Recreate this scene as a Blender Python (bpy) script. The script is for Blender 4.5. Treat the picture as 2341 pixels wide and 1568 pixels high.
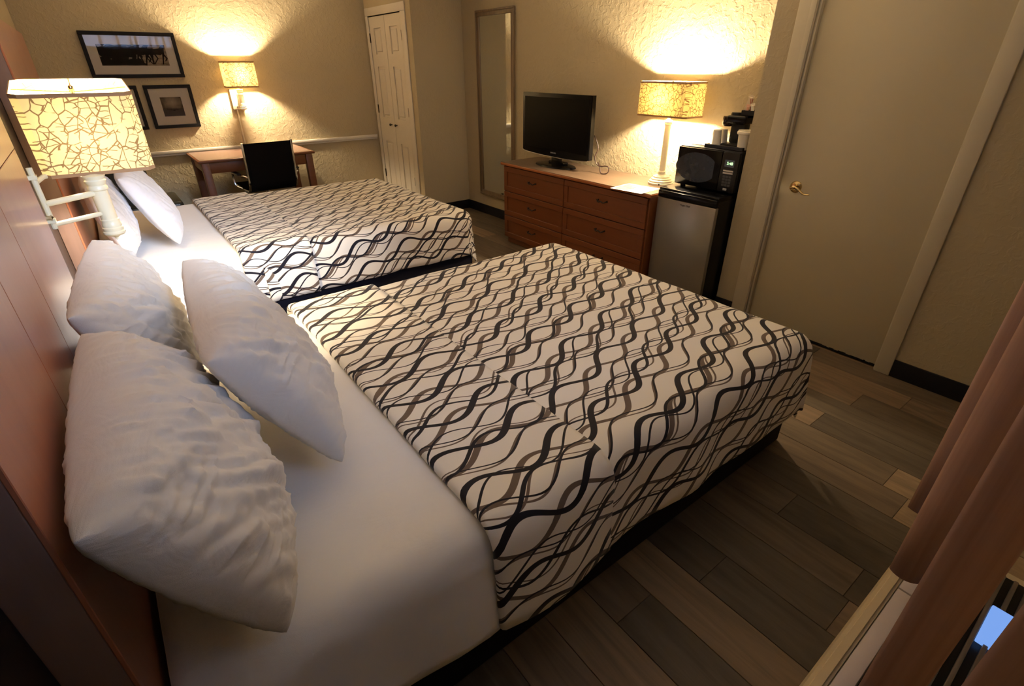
import bpy, bmesh, math, random
from math import pi, sin, cos, radians, hypot
from mathutils import Vector, Matrix, noise

for o in list(bpy.data.objects):
    bpy.data.objects.remove(o)
SC = bpy.context.scene
COL = SC.collection
random.seed(7)

# ------------------------------------------------------------------ camera, world, daylight, exposure
yaw, pit, rol = radians(-37.2502), radians(-28.7126), radians(-0.2179)
fw = Vector((-sin(yaw)*cos(pit), cos(yaw)*cos(pit), sin(pit)))
rt = Vector((cos(yaw), sin(yaw), 0)); up = rt.cross(fw)
r2 = rt*cos(rol) + up*sin(rol); u2 = r2.cross(fw)
cam = bpy.data.objects.new('camera', bpy.data.cameras.new('camera')); COL.objects.link(cam)
M = Matrix((r2, u2, -fw)).transposed().to_4x4(); M.translation = Vector((0.24204, -6.29376, 1.50564))
cam.matrix_world = M
cam.data.sensor_width = 36; cam.data.lens = 36*1157.33/2341; cam.data.clip_start = 0.02
SC.camera = cam

w = bpy.data.worlds.new('sky'); SC.world = w; w.use_nodes = True
w.node_tree.nodes['Background'].inputs[0].default_value = (0.42, 0.60, 1.0, 1)
w.node_tree.nodes['Background'].inputs[1].default_value = 4.0

def light(name, kind, loc, power, col, **kw):
    d = bpy.data.lights.new(name, kind); d.energy = power; d.color = col
    for k, v in kw.items(): setattr(d, k, v)
    o = bpy.data.objects.new(name, d); COL.objects.link(o); o.location = loc
    return o
LAMP = 5.4
sun = light('sun', 'SUN', (0, -9, 4), 5.2, (0.70, 0.80, 1.0), angle=radians(16))
sun.rotation_euler = Vector((-0.62, 3.6, -1.42)).to_track_quat('-Z', 'Y').to_euler()

SC.view_settings.view_transform = 'Standard'; SC.view_settings.look = 'None'
SC.view_settings.exposure = 1.28; SC.view_settings.gamma = 1; SC.view_settings.use_curve_mapping = False
SC.cycles.use_denoising = True
SC.cycles.max_bounces = 8; SC.cycles.diffuse_bounces = 4
SC.cycles.sample_clamp_indirect = 6

# ------------------------------------------------------------------ node helpers
class NT:
    def __init__(s, name):
        s.m = bpy.data.materials.new(name); s.m.use_nodes = True
        s.t = s.m.node_tree; s.b = s.t.nodes['Principled BSDF']; s.out = s.t.nodes['Material Output']
    def n(s, typ, ins=None, **kw):
        nd = s.t.nodes.new(typ)
        for k, v in kw.items(): setattr(nd, k, v)
        for k, v in (ins or {}).items(): s.set(nd.inputs[k], v)
        return nd
    def set(s, sock, v):
        if isinstance(v, bpy.types.NodeSocket): s.t.links.new(v, sock)
        elif isinstance(v, (tuple, list)) and len(v) == 3 and sock.type == 'RGBA': sock.default_value = (*v, 1)
        else: sock.default_value = v
    def P(s, **kw):
        for k, v in kw.items(): s.set(s.b.inputs[k.replace('_', ' ')], v)
    def math(s, op, a, b=None, c=None, clamp=False):
        nd = s.t.nodes.new('ShaderNodeMath'); nd.operation = op; nd.use_clamp = clamp
        for i, v in enumerate((a, b, c)):
            if v is not None: s.set(nd.inputs[i], v)
        return nd.outputs[0]
    def mix(s, f, a, b, blend='MIX'):
        nd = s.t.nodes.new('ShaderNodeMix'); nd.data_type = 'RGBA'; nd.blend_type = blend
        s.set(nd.inputs[0], f); s.set(nd.inputs[6], a); s.set(nd.inputs[7], b)
        return nd.outputs[2]
    def coord(s, which='Object', scale=(1, 1, 1), rot=(0, 0, 0)):
        tc = s.n('ShaderNodeTexCoord'); mp = s.n('ShaderNodeMapping', {'Vector': tc.outputs[which], 'Scale': scale, 'Rotation': rot})
        return mp.outputs[0]
    def noise(s, vec, scale=5, detail=3, rough=.5, dist=0):
        return s.n('ShaderNodeTexNoise', {'Vector': vec, 'Scale': scale, 'Detail': detail, 'Roughness': rough, 'Distortion': dist}).outputs[0]
    def ramp(s, v, a, b, c0=0, c1=1):
        nd = s.n('ShaderNodeMapRange', {0: v, 1: a, 2: b, 3: c0, 4: c1}); return nd.outputs[0]
    def bump(s, h, strength=.3, dist=.002):
        s.set(s.b.inputs['Normal'], s.n('ShaderNodeBump', {'Height': h, 'Strength': strength, 'Distance': dist}).outputs[0])

def simple(name, col, rough=.5, metal=0, spec=.5, var=.06, nscale=30, bump=0, bscale=200, **kw):
    t = NT(name); c = t.coord()
    f = t.noise(c, nscale, 3)
    dark = tuple(max(0, x*(1-var)) for x in col); lite = tuple(min(1, x*(1+var)) for x in col)
    t.P(Base_Color=t.mix(f, dark, lite), Roughness=rough, Metallic=metal, **{'Specular_IOR_Level': spec})
    if bump: t.bump(t.noise(c, bscale, 3), bump, .001)
    t.P(**kw)
    return t.m

def wall_mat(name, col, amt=.5):
    t = NT(name); c = t.coord('Object')
    n1 = t.noise(c, 26, 3, .55, .6); n2 = t.noise(c, 90, 2, .5)
    h = t.math('ADD', t.ramp(n1, .47, .60), t.math('MULTIPLY', n2, .35))
    v = t.noise(c, 3, 2)
    t.P(Base_Color=t.mix(v, tuple(x*.96 for x in col), tuple(x*1.04 for x in col)), Roughness=.75, Specular_IOR_Level=.3)
    t.bump(h, amt, .004)
    return t.m

def wood_mat(name, c1, c2, rough=.35, axis='Z', scale=1.0, spec=.5, coat=0.0):
    t = NT(name)
    sc = {'Z': (14, 14, .8), 'Y': (14, .8, 14), 'X': (.8, 14, 14)}[axis]
    c = t.coord('Object', tuple(x*scale for x in sc))
    n1 = t.noise(c, 1.4, 6, .62, .8); n2 = t.noise(c, 9, 3, .6)
    f = t.math('ADD', t.math('MULTIPLY', n1, .8), t.math('MULTIPLY', n2, .25))
    t.P(Base_Color=t.mix(t.ramp(f, .3, .75), c1, c2), Roughness=rough, Specular_IOR_Level=spec, Coat_Weight=coat, Coat_Roughness=.15)
    t.bump(n2, .08, .001)
    return t.m

M_WALL = wall_mat('wall_paint', (.455, .382, .250), .38)
M_WALL2 = wall_mat('wall_paint_smoother', (.455, .382, .250), .22)
M_CEIL = wall_mat('ceiling_paint', (.84, .81, .75), .5)
M_DOOR = simple('door_paint', (.55, .48, .325), .45, var=.03, nscale=4, bump=.05, bscale=60)
M_TRIM = simple('trim_paint', (.56, .50, .37), .4, var=.03)
M_CLOSET = simple('closet_paint', (.66, .60, .50), .4, var=.03)
M_RAIL = simple('rail_paint', (.72, .68, .60), .35, var=.03)
M_BASE = simple('black_vinyl', (.008, .008, .012), .45, spec=.3)
M_BLACK = simple('black_plastic', (.006, .006, .007), .35, spec=.35)
M_GLOSS = simple('black_gloss', (.003, .003, .004), .2, spec=.18)
M_SCREEN = simple('screen_black', (.0012, .0012, .0015), .35, spec=.08)
M_MESH = simple('black_mesh_fabric', (.004, .004, .005), .85, spec=.1)
M_CHROME = simple('chrome', (.75, .75, .75), .12, 1)
M_BRASS = simple('brass', (.62, .46, .22), .14, 1, var=.02)
M_IRON = simple('bronze_pull', (.02, .013, .010), .4, .3)
M_HINGE = simple('hinge_bronze', (.06, .04, .025), .4, .8)
M_CREAM = simple('cream_enamel', (.66, .62, .47), .35, var=.03)
M_STEEL = simple('silver_door', (.28, .265, .235), .33, .75, var=.04, nscale=8)
M_PAPER = simple('white_paper', (.80, .76, .68), .6, var=.03)
M_CUP = simple('foam_cup', (.80, .75, .62), .6, var=.04)
M_LEATHER = simple('dark_leather', (.012, .014, .011), .3, spec=.5, bump=.3, bscale=300)
M_SKIRT = simple('navy_bed_skirt', (.008, .009, .018), .8, spec=.15)
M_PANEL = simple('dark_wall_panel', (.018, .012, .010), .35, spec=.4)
M_HB = wood_mat('cherry_laminate', (.40, .15, .085), (.48, .195, .115), .30, 'Z', .5, .5, .25)
M_HBEDGE = wood_mat('headboard_edge', (.20, .13, .11), (.26, .17, .15), .5, 'Z', .5)
M_GROOVE = simple('panel_groove', (.10, .03, .018), .6)
M_DRESS = wood_mat('dresser_wood', (.155, .042, .009), (.21, .062, .015), .42, 'Y', .7)
M_DRESSP = wood_mat('dresser_panel', (.14, .036, .008), (.185, .052, .012), .42, 'Y', .7)
M_TOP = wood_mat('worn_table_top', (.10, .065, .042), (.15, .098, .065), .35, 'Y', .8)
M_EDGE = wood_mat('orange_edge', (.30, .09, .02), (.38, .12, .03), .3, 'Y', .7)
M_DESK = wood_mat('desk_wood', (.12, .038, .014), (.17, .058, .022), .38, 'X', .7)
M_DESKTOP = wood_mat('desk_top', (.15, .085, .065), (.21, .12, .09), .22, 'X', .7)
M_MFRAME = wood_mat('champagne_frame', (.11, .075, .042), (.24, .17, .10), .35, 'Z', 1, .5)
M_MIRROR = simple('mirror_glass', (.80, .82, .78), .02, 1, var=0)
M_PFRAME = simple('black_frame', (.006, .005, .005), .5, spec=.2)
M_MAT = simple('mat_board', (.62, .56, .46), .8, var=.02)
M_ACCREAM = simple('cream_metal', (.62, .50, .30), .4, var=.03)
M_ACWHITE = simple('vent_plastic', (.62, .54, .50), .4, var=.03)
M_LOUV = simple('grey_metal_louvre', (.22, .19, .17), .35, .5)
M_SHADEIN = simple('shade_trim', (.30, .17, .08), .7)
M_PINKSTICK = simple('red_stirrer', (.25, .03, .02), .4)

def glass_mat():
    t = NT('picture_glass')
    tr = t.n('ShaderNodeBsdfTransparent'); gl = t.n('ShaderNodeBsdfGlossy', {'Roughness': .03})
    fr = t.n('ShaderNodeFresnel', {'IOR': 1.25})
    mx = t.n('ShaderNodeMixShader', {0: fr.outputs[0], 1: tr.outputs[0], 2: gl.outputs[0]})
    t.t.links.new(mx.outputs[0], t.out.inputs[0]); return t.m
M_GLASS = glass_mat()

def cello_mat():
    t = NT('cellophane')
    tr = t.n('ShaderNodeBsdfTransparent', {'Color': (.95, .9, .8)}); gl = t.n('ShaderNodeBsdfPrincipled', {'Base Color': (.9, .8, .65), 'Roughness': .2})
    mx = t.n('ShaderNodeMixShader', {0: .55, 1: tr.outputs[0], 2: gl.outputs[0]})
    t.t.links.new(mx.outputs[0], t.out.inputs[0]); return t.m
M_CELLO = cello_mat()

def shade_mat(name, glow, tc1=(.050, .041, .018), tc2=(.012, .008, .004)):
    # translucent paper-backed fabric printed with branching twig lines
    t = NT(name); c = t.coord('Object')
    wv = t.n('ShaderNodeTexNoise', {'Vector': c, 'Scale': 14, 'Detail': 2})
    off = t.n('ShaderNodeVectorMath', {0: wv.outputs['Color'], 1: (.5, .5, .5)}, operation='SUBTRACT')
    sc_ = t.n('ShaderNodeVectorMath', {0: off.outputs[0], 'Scale': .022}, operation='SCALE')
    cv = t.n('ShaderNodeVectorMath', {0: c, 1: sc_.outputs[0]}, operation='ADD').outputs[0]
    def veins(scale, w, rot, st):
        sp = t.n('ShaderNodeSeparateXYZ', {0: cv})
        q = t.n('ShaderNodeCombineXYZ', {0: t.math('ADD', sp.outputs[0], sp.outputs[1]), 1: sp.outputs[2], 2: 0.0})
        mp = t.n('ShaderNodeMapping', {'Vector': q.outputs[0], 'Rotation': (0, 0, rot[2]), 'Scale': (st[0], st[2], 1)})
        v = t.n('ShaderNodeTexVoronoi', {'Vector': mp.outputs[0], 'Scale': scale}, feature='DISTANCE_TO_EDGE', voronoi_dimensions='2D')
        return t.ramp(v.outputs['Distance'], w, w*1.5, 1, 0)
    a = veins(23, .032, (0, .5, .2), (1.35, 1.35, .8)); b = veins(36, .046, (.3, -.6, .6), (.7, .7, 1.4))
    mk = t.ramp(t.noise(c, 22, 1), .42, .46)
    a2 = t.ramp(t.noise(c, 17, 1), .34, .38)
    f = t.math('MAXIMUM', t.math('MULTIPLY', a, a2), t.math('MULTIPLY', b, mk))
    col = t.mix(f, (.80, .72, .46), (.26, .18, .09)); tcol = t.mix(f, tc1, tc2)
    df = t.n('ShaderNodeBsdfDiffuse', {'Color': col}); tl = t.n('ShaderNodeBsdfTranslucent', {'Color': tcol})
    mx = t.n('ShaderNodeMixShader', {0: glow, 1: df.outputs[0], 2: tl.outputs[0]})
    t.t.links.new(mx.outputs[0], t.out.inputs[0]); return t.m
M_SHADE = shade_mat('twig_print_shade', .5)
M_SHADE2 = shade_mat('twig_print_shade_warm', .5, (.040, .028, .0072), (.010, .0045, .0015))
M_SHADE3 = shade_mat('twig_print_shade_pale', .5, (.052, .037, .015), (.014, .008, .003))

def fabric(name, col, rough=.85, wr=.25, wscale=9, sheen=.3, dist=.006, stretch=(1, 1, 1)):
    t = NT(name); c = t.coord('Object', stretch)
    n = t.noise(c, wscale, 4, .55, .7); fine = t.noise(t.coord('Object'), 900, 1)
    t.P(Base_Color=t.mix(n, tuple(x*.97 for x in col), col), Roughness=rough, Sheen_Weight=sheen, Specular_IOR_Level=.2)
    t.bump(t.math('ADD', n, t.math('MULTIPLY', fine, .04)), wr, dist)
    return t.m
M_SHEET = fabric('white_sheet', (.88, .86, .84), wscale=4, wr=.5, dist=.010, stretch=(.7, 2.2, 1))
M_CASE = fabric('white_pillowcase', (.80, .77, .73), wscale=6, wr=.55, dist=.012, stretch=(1.6, .8, 2.6))
M_CASE2 = fabric('white_pillowcase_far', (.78, .78, .82), wscale=8, wr=.3)

def pattern_mat(name, tilt, seed):
    # flat print: interlacing wavy bands in black-navy and taupe on off-white
    t = NT(name)
    uv = t.n('ShaderNodeUVMap'); sep = t.n('ShaderNodeSeparateXYZ', {0: uv.outputs[0]})
    X, Y = sep.outputs[0], sep.outputs[1]
    ct, st = cos(tilt), sin(tilt)
    U = t.math('ADD', t.math('MULTIPLY', X, ct), t.math('MULTIPLY', Y, st))
    V = t.math('SUBTRACT', t.math('MULTIPLY', Y, ct), t.math('MULTIPLY', X, st))
    cmb = t.n('ShaderNodeCombineXYZ', {0: U, 1: V, 2: seed})
    warp = t.math('MULTIPLY', t.math('SUBTRACT', t.noise(cmb.outputs[0], 2.2, 1), .5), .05)
    V = t.math('ADD', V, warp)
    def fam(A, lam, ph, P, off, wd, drift=0.0, wv=.35):
        k = 2*pi/lam
        a = t.math('ADD', t.math('MULTIPLY', U, k), ph)
        if drift: a = t.math('ADD', a, t.math('MULTIPLY', V, drift))
        s = t.math('MULTIPLY', t.math('SINE', a), A)
        d = t.math('ADD', t.math('SUBTRACT', V, s), off)
        fr = t.math('ABSOLUTE', t.math('SUBTRACT', t.math('FRACT', t.math('DIVIDE', d, P)), .5))
        dist = t.math('MULTIPLY', fr, P)
        sl = t.math('MULTIPLY', t.math('COSINE', a), A*k)
        ww = t.math('MULTIPLY', t.math('SQRT', t.math('ADD', t.math('MULTIPLY', sl, sl), 1.0)), wd)
        ww = t.math('MULTIPLY', ww, t.math('ADD', 1.0, t.math('MULTIPLY', sl, wv)))
        e = t.math('DIVIDE', t.math('SUBTRACT', ww, dist), .0009, clamp=True)
        return e
    L = .315
    taupe = [fam(.034, L, 2.9, .150, .03, .0082), fam(.030, L, 1.2, .150, .085, .0036), fam(.036, L, 3.6, .21, .01, .0032, 1.0)]
    dark = [fam(.035, L, 0.0, .150, .0, .0092), fam(.033, L, 3.4, .20, .05, .0052), fam(.030, L, .8, .150, .080, .0034), fam(.036, L, 4.4, .23, .12, .0034, -1.2)]
    def mx(l):
        r = l[0]
        for x in l[1:]: r = t.math('MAXIMUM', r, x)
        return r
    base = t.mix(mx(taupe), (.86, .825, .765), (.145, .105, .085))
    col = t.mix(mx(dark), base, (.006, .006, .016))
    t.P(Base_Color=col, Roughness=.75, Sheen_Weight=.15, Specular_IOR_Level=.25)
    c = t.coord('Object'); t.bump(t.noise(c, 7, 4, .55, .6), .25, .006)
    return t.m
M_PAT = pattern_mat('wave_print_main', .30, 1.0)
M_PATF = pattern_mat('wave_print_fold', .17, 5.0)

def plank_mat():
    t = NT('vinyl_plank'); oi = t.n('ShaderNodeObjectInfo'); rnd = oi.outputs['Random']
    tc = t.n('ShaderNodeTexCoord')
    ofs = t.n('ShaderNodeCombineXYZ', {0: t.math('MULTIPLY', rnd, 37.0), 1: t.math('MULTIPLY', rnd, 91.0), 2: 0.0})
    ad = t.n('ShaderNodeVectorMath', {0: tc.outputs['Object'], 1: ofs.outputs[0]}, operation='ADD')
    mp = t.n('ShaderNodeMapping', {'Vector': ad.outputs[0], 'Scale': (11, .9, 1)})
    n1 = t.noise(mp.outputs[0], 1.6, 6, .6, 1.2); n2 = t.noise(mp.outputs[0], 12, 3)
    tone = t.n('ShaderNodeValToRGB', {0: rnd}); cr = tone.color_ramp; cr.interpolation = 'LINEAR'
    cr.elements[0].color = (.085, .064, .043, 1); cr.elements[1].color = (.30, .205, .115, 1)
    e = cr.elements.new(.4); e.color = (.125, .093, .060, 1)
    e = cr.elements.new(.7); e.color = (.19, .130, .080, 1)
    g = t.ramp(n1, .3, .75, .62, 1.32)
    gm = t.n('ShaderNodeVectorMath', {0: tone.outputs[0], 'Scale': g}, operation='SCALE')
    t.P(Base_Color=gm.outputs[0], Roughness=t.ramp(n2, .2, .8, .38, .55), Specular_IOR_Level=.4)
    t.bump(n2, .12, .001)
    return t.m
M_PLANK = plank_mat()
M_SEAM = simple('plank_seam', (.02, .015, .012), .7)

def vane_mat():
    t = NT('blind_vane_wood_tone')
    c = t.coord('Object', (60, 60, 1.2)); n = t.noise(c, 1, 5, .6)
    col = t.mix(t.ramp(n, .3, .7), (.50, .31, .235), (.66, .43, .34))
    df = t.n('ShaderNodeBsdfDiffuse', {'Color': col}); tl = t.n('ShaderNodeBsdfTranslucent', {'Color': (.6, .38, .28)})
    mx = t.n('ShaderNodeMixShader', {0: .22, 1: df.outputs[0], 2: tl.outputs[0]})
    t.t.links.new(mx.outputs[0], t.out.inputs[0]); return t.m
M_VANE = vane_mat()

def emis(name, col, s):
    t = NT(name); t.P(Base_Color=(0, 0, 0), Emission_Color=(*col, 1), Emission_Strength=s); return t.m
M_LED = emis('green_digits', (.45, .9, .35), 1.2)
def bulb_mat():
    t = NT('bulb_frosted_glass')
    tr = t.n('ShaderNodeBsdfTransparent'); em = t.n('ShaderNodeEmission', {'Color': (1, .82, .52, 1), 'Strength': 8})
    ad = t.n('ShaderNodeAddShader', {0: tr.outputs[0], 1: em.outputs[0]})
    t.t.links.new(ad.outputs[0], t.out.inputs[0]); return t.m
M_BULB = bulb_mat()
M_BLUEGLOW = emis('pale_blue_glow', (.16, .31, .70), .5)  # self-lit blue that imitates reflected sky on the heater top

# ------------------------------------------------------------------ mesh helpers
def finish(bm, name, mat, parent=None, smooth=True, ang=35, loc=None):
    bm.normal_update()
    me = bpy.data.meshes.new(name); bm.to_mesh(me); bm.free()
    mats = mat if isinstance(mat, (list, tuple)) else [mat]
    for m in mats: me.materials.append(m)
    if smooth:
        me.polygons.foreach_set('use_smooth', [True]*len(me.polygons))
        try: me.set_sharp_from_angle(angle=radians(ang))
        except Exception: pass
    o = bpy.data.objects.new(name, me); COL.objects.link(o)
    if parent is not None:
        o.parent = parent
    if loc: o.location = loc
    return o

def box(bm, a, b, bev=0, seg=2):
    x0, y0, z0 = (min(a[i], b[i]) for i in range(3)); x1, y1, z1 = (max(a[i], b[i]) for i in range(3))
    r = bmesh.ops.create_cube(bm, size=1)
    vs = r['verts']
    for v in vs:
        v.co = Vector((x0 if v.co.x < 0 else x1, y0 if v.co.y < 0 else y1, z0 if v.co.z < 0 else z1))
    if bev > 0:
        es = list({e for v in vs for e in v.link_edges})
        bmesh.ops.bevel(bm, geom=es, offset=bev, segments=seg, affect='EDGES', profile=.5)

def lathe(bm, prof, c=(0, 0, 0), seg=32, axis='Z'):
    rings = []
    for r, z in prof:
        ring = []
        for i in range(seg):
            a = 2*pi*i/seg
            p = {'Z': (r*cos(a), r*sin(a), z), 'X': (z, r*cos(a), r*sin(a)), 'Y': (r*cos(a), z, r*sin(a))}[axis]
            ring.append(bm.verts.new((c[0]+p[0], c[1]+p[1], c[2]+p[2])))
        rings.append(ring)
    for k in range(len(rings)-1):
        for i in range(seg):
            j = (i+1) % seg
            bm.faces.new((rings[k][i], rings[k][j], rings[k+1][j], rings[k+1][i]))
    if prof[0][0] > 1e-5: bm.faces.new(rings[0][::-1])
    if prof[-1][0] > 1e-5: bm.faces.new(rings[-1])

def tube(bm, pts, r, seg=10, close=False):
    pts = [Vector(p) for p in pts]; rs = r if isinstance(r, (list, tuple)) else [r]*len(pts)
    rings = []; prev = None
    for i, p in enumerate(pts):
        d = (pts[min(i+1, len(pts)-1)] - pts[max(i-1, 0)]).normalized()
        if prev is None:
            n = d.orthogonal().normalized()
        else:
            n = (prev - d*prev.dot(d)).normalized()
        prev = n; b = d.cross(n)
        rings.append([bm.verts.new(p + (n*cos(2*pi*k/seg) + b*sin(2*pi*k/seg))*rs[i]) for k in range(seg)])
    for a, b in zip(rings, rings[1:]):
        for k in range(seg):
            bm.faces.new((a[k], a[(k+1) % seg], b[(k+1) % seg], b[k]))
    bm.faces.new(rings[0][::-1]); bm.faces.new(rings[-1])

def spline(P, n=8):
    P = [Vector(p) for p in P]; out = []
    Q = [P[0]*2-P[1]] + P + [P[-1]*2-P[-2]]
    for i in range(1, len(Q)-2):
        for k in range(n):
            t = k/n
            out.append(.5*((2*Q[i]) + (Q[i+1]-Q[i-1])*t + (2*Q[i-1]-5*Q[i]+4*Q[i+1]-Q[i+2])*t*t + (3*Q[i]-Q[i-1]-3*Q[i+1]+Q[i+2])*t**3))
    out.append(P[-1]); return out

def B(name, a, b, mat, parent=None, bev=0, seg=2):
    bm = bmesh.new(); box(bm, a, b, bev, seg); return finish(bm, name, mat, parent)
def Bs(name, boxes, mat, parent=None, bev=0):
    bm = bmesh.new()
    for a, b in boxes: box(bm, a, b, bev)
    return finish(bm, name, mat, parent)
def Tb(name, pts, r, mat, parent=None, seg=10):
    bm = bmesh.new(); tube(bm, pts, r, seg); return finish(bm, name, mat, parent)

def thing(name, label, cat, loc=(0, 0, 0), rz=0, group=None):
    o = bpy.data.objects.new(name, None); COL.objects.link(o); o.location = loc; o.rotation_euler = (0, 0, rz)
    o.empty_display_size = .1
    o['label'] = label; o['category'] = cat
    if group: o['group'] = group
    return o
def tag(o, label, cat, group=None):
    o['label'] = label; o['category'] = cat
    if group: o['group'] = group
    return o
def struct(o, label=None, cat=None):
    o['kind'] = 'structure'
    if label: o['label'] = label
    if cat: o['category'] = cat
    return o
def text(name, s, size, mat, parent, loc, rot, depth=.0004, sx=1):
    cu = bpy.data.curves.new(name, 'FONT'); cu.body = s; cu.size = size; cu.extrude = depth
    cu.align_x = 'CENTER'; cu.align_y = 'CENTER'
    o = bpy.data.objects.new(name, cu)
    COL.objects.link(o); bpy.context.view_layer.update()
    me = bpy.data.meshes.new_from_object(o); bpy.data.objects.remove(o)
    me.materials.clear(); me.materials.append(mat)
    o = bpy.data.objects.new(name, me); COL.objects.link(o)
    o.location = loc; o.rotation_euler = rot; o.scale = (sx, 1, 1); o.parent = parent
    return o

# ------------------------------------------------------------------ room shell
XL, XR, XE, YC, YF, H = -.03, 3.58, 3.332, -4.577, -6.50, 2.44
XC, YS = 2.994, -1.07
struct(B('floor', (XL-.1, YF-.1, -.06), (XR+.6, .1, -.004), M_SEAM), 'grey-brown wood-look plank floor of the room', 'floor')
FLOOR = bpy.data.objects['floor']
PW, PL = .162, 1.22
bm = bmesh.new(); box(bm, (-PW/2+.0008, -PL/2+.0008, -.004), (PW/2-.0008, PL/2-.0008, 0), .0012, 1)
plank = finish(bm, 'plank', M_PLANK, FLOOR); pm = plank.data
spots = []
x = XL + .049
while x < XR + PW/2:
    y0 = YF; first = True
    while y0 < -.001:
        l = PL*random.uniform(.25, 1) if first else PL
        first = False
        y1 = min(y0+l, 0)
        if not (x > XC+.15 and y0 > YS) and (y1-y0) > .02: spots.append((x, (y0+y1)/2, (y1-y0)/PL))
        y0 = y1
    x += PW
for k, (px, py, sc) in enumerate(spots):
    o = plank if k == 0 else plank.copy()
    if k: COL.objects.link(o); o.parent = FLOOR
    o.location = (px, py, 0); o.scale = (1, sc, 1)

struct(B('ceiling', (XL-.1, YF-.1, H), (XR+.6, .1, H+.1), M_CEIL))
struct(B('wall_back', (XL, 0, 0), (XR+.1, .1, H), M_WALL), 'textured beige back wall with framed prints', 'wall')
struct(B('wall_left', (XL-.1, YF, 0), (XL, .1, H), M_WALL2))
struct(B('wall_right', (XR, YC+.0, 0), (XR+.1, 0, H), M_WALL))
struct(B('wall_closet_side', (XC, YS, 0), (XR+.1, YS+.09, H), M_WALL2))
struct(Bs('wall_closet_front', [((XC, YS+.09, 0), (XC+.09, -.955, H)), ((XC, -.955, 2.025), (XC+.09, 0, H)), ((XC, -.02, 0), (XC+.09, .1, 2.025))], M_WALL2))
DY0, DY1 = -5.60, -4.80
struct(Bs('wall_right_entry', [((XE, DY1, 0), (XR+.1, YC, H)), ((XE, DY0, 2.05), (XR+.1, DY1, H)), ((XE, YF, 0), (XR+.1, DY0, H))], M_WALL2))
# front wall; unseen window band, set high to throw daylight on the farther bed
WX0, WX1, WZ0, WZ1 = .50, 1.95, 1.80, 2.27
struct(Bs('wall_front', [((XL, YF-.1, 0), (WX0, YF, H)), ((WX1, YF-.1, 0), (XE, YF, H)), ((WX0, YF-.1, 0), (WX1, YF, WZ0)), ((WX0, YF-.1, WZ1), (WX1, YF, H))], M_WALL2))
win = struct(Bs('window_1', [((WX0, YF-.08, WZ0), (WX1, YF-.03, WZ0+.035)), ((WX0, YF-.08, WZ1-.035), (WX1, YF-.03, WZ1)), ((WX0, YF-.08, WZ0), (WX0+.035, YF-.03, WZ1)), ((WX1-.035, YF-.08, WZ0), (WX1, YF-.03, WZ1)), ((1.22, YF-.08, WZ0), (1.25, YF-.03, WZ1))], M_TRIM))
B('window_pane', (WX0+.03, YF-.057, WZ0+.03), (WX1-.03, YF-.053, WZ1-.03), M_GLASS, win)

# chair rail, baseboards
bm = bmesh.new(); box(bm, (XL, -.022, .745), (XC-.03, 0, .778), .006); box(bm, (XL, -.012, .728), (XC-.03, 0, .745), .004)
struct(finish(bm, 'trim_1', M_RAIL), 'thin white chair rail along the back wall', 'rail')
struct(B('baseboard_back', (XL, -.012, 0), (XC-.06, 0, .1), M_BASE, bev=.003))
struct(B('baseboard_right', (XR-.012, YC+.01, 0), (XR, YS-.012, .1), M_BASE, bev=.003))
struct(B('baseboard_closet', (XC+.06, YS-.012, 0), (XR, YS, .1), M_BASE, bev=.003))
struct(B('baseboard_entry_left', (XE-.012, -4.70, 0), (XE, YC, .1), M_BASE, bev=.003))
struct(B('baseboard_entry_right', (XE-.012, YF, 0), (XE, -5.67, .1), M_BASE, bev=.003))
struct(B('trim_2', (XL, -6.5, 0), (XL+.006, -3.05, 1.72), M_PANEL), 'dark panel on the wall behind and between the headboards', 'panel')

# entry door
d = struct(B('door_1', (XE+.028, DY0+.006, .012), (XE+.068, DY1-.006, 2.03), M_DOOR, bev=.003), 'plain cream-beige flat door with brass lever', 'door')
Bs('door_casing', [((XE-.016, DY1-.004, 0), (XE-.0005, DY1+.095, 2.034)), ((XE-.016, DY0-.072, 0), (XE-.0005, DY0+.004, 2.034)), ((XE-.016, DY0-.072, 2.0345), (XE-.0005, DY1+.095, 2.11))], M_TRIM, d, .005)
Bs('door_stop', [((XE, DY1-.016, 0), (XE+.03, DY1-.0005, 2.05)), ((XE, DY0+.0005, 0), (XE+.03, DY0+.010, 2.05)), ((XE+.005, DY1+.0, 0), (XE-.022, DY1+.03, 2.06))], M_TRIM, d, .003)
B('door_frame', (XE+.069, DY0, 0), (XE+.09, DY1, 2.05), M_TRIM, d)
bm = bmesh.new(); random.seed(3)
yy = DY0+.01
while yy < DY1-.01:
    l = random.uniform(.01, .03); box(bm, (XE+.024, yy, .006), (XE+.03, min(yy+l, DY1-.01), .015+random.uniform(0, .006))); yy += l
finish(bm, 'door_sweep', M_BLACK, d)
hz, hy = .886, -4.905
bm = bmesh.new(); lathe(bm, [(.0, -.012), (.014, -.012), (.026, -.009), (.033, -.003), (.034, .0)], (XE+.028, hy, hz), 32, 'X'); finish(bm, 'lever_rose', M_BRASS, d)
bm = bmesh.new()
tube(bm, [(XE+.02, hy, hz), (XE-.022, hy, hz)], .010, 14)
tube(bm, spline([(XE-.022, hy+.006, hz+.0), (XE-.026, hy-.015, hz+.008), (XE-.026, hy-.045, hz-.004), (XE-.024, hy-.075, hz-.022), (XE-.020, hy-.105, hz-.022)], 6), [.009]*6+[.0075]*6+[.006]*6+[.005]*6+[.004], 10)
finish(bm, 'lever_handle', M_BRASS, d)

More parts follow.
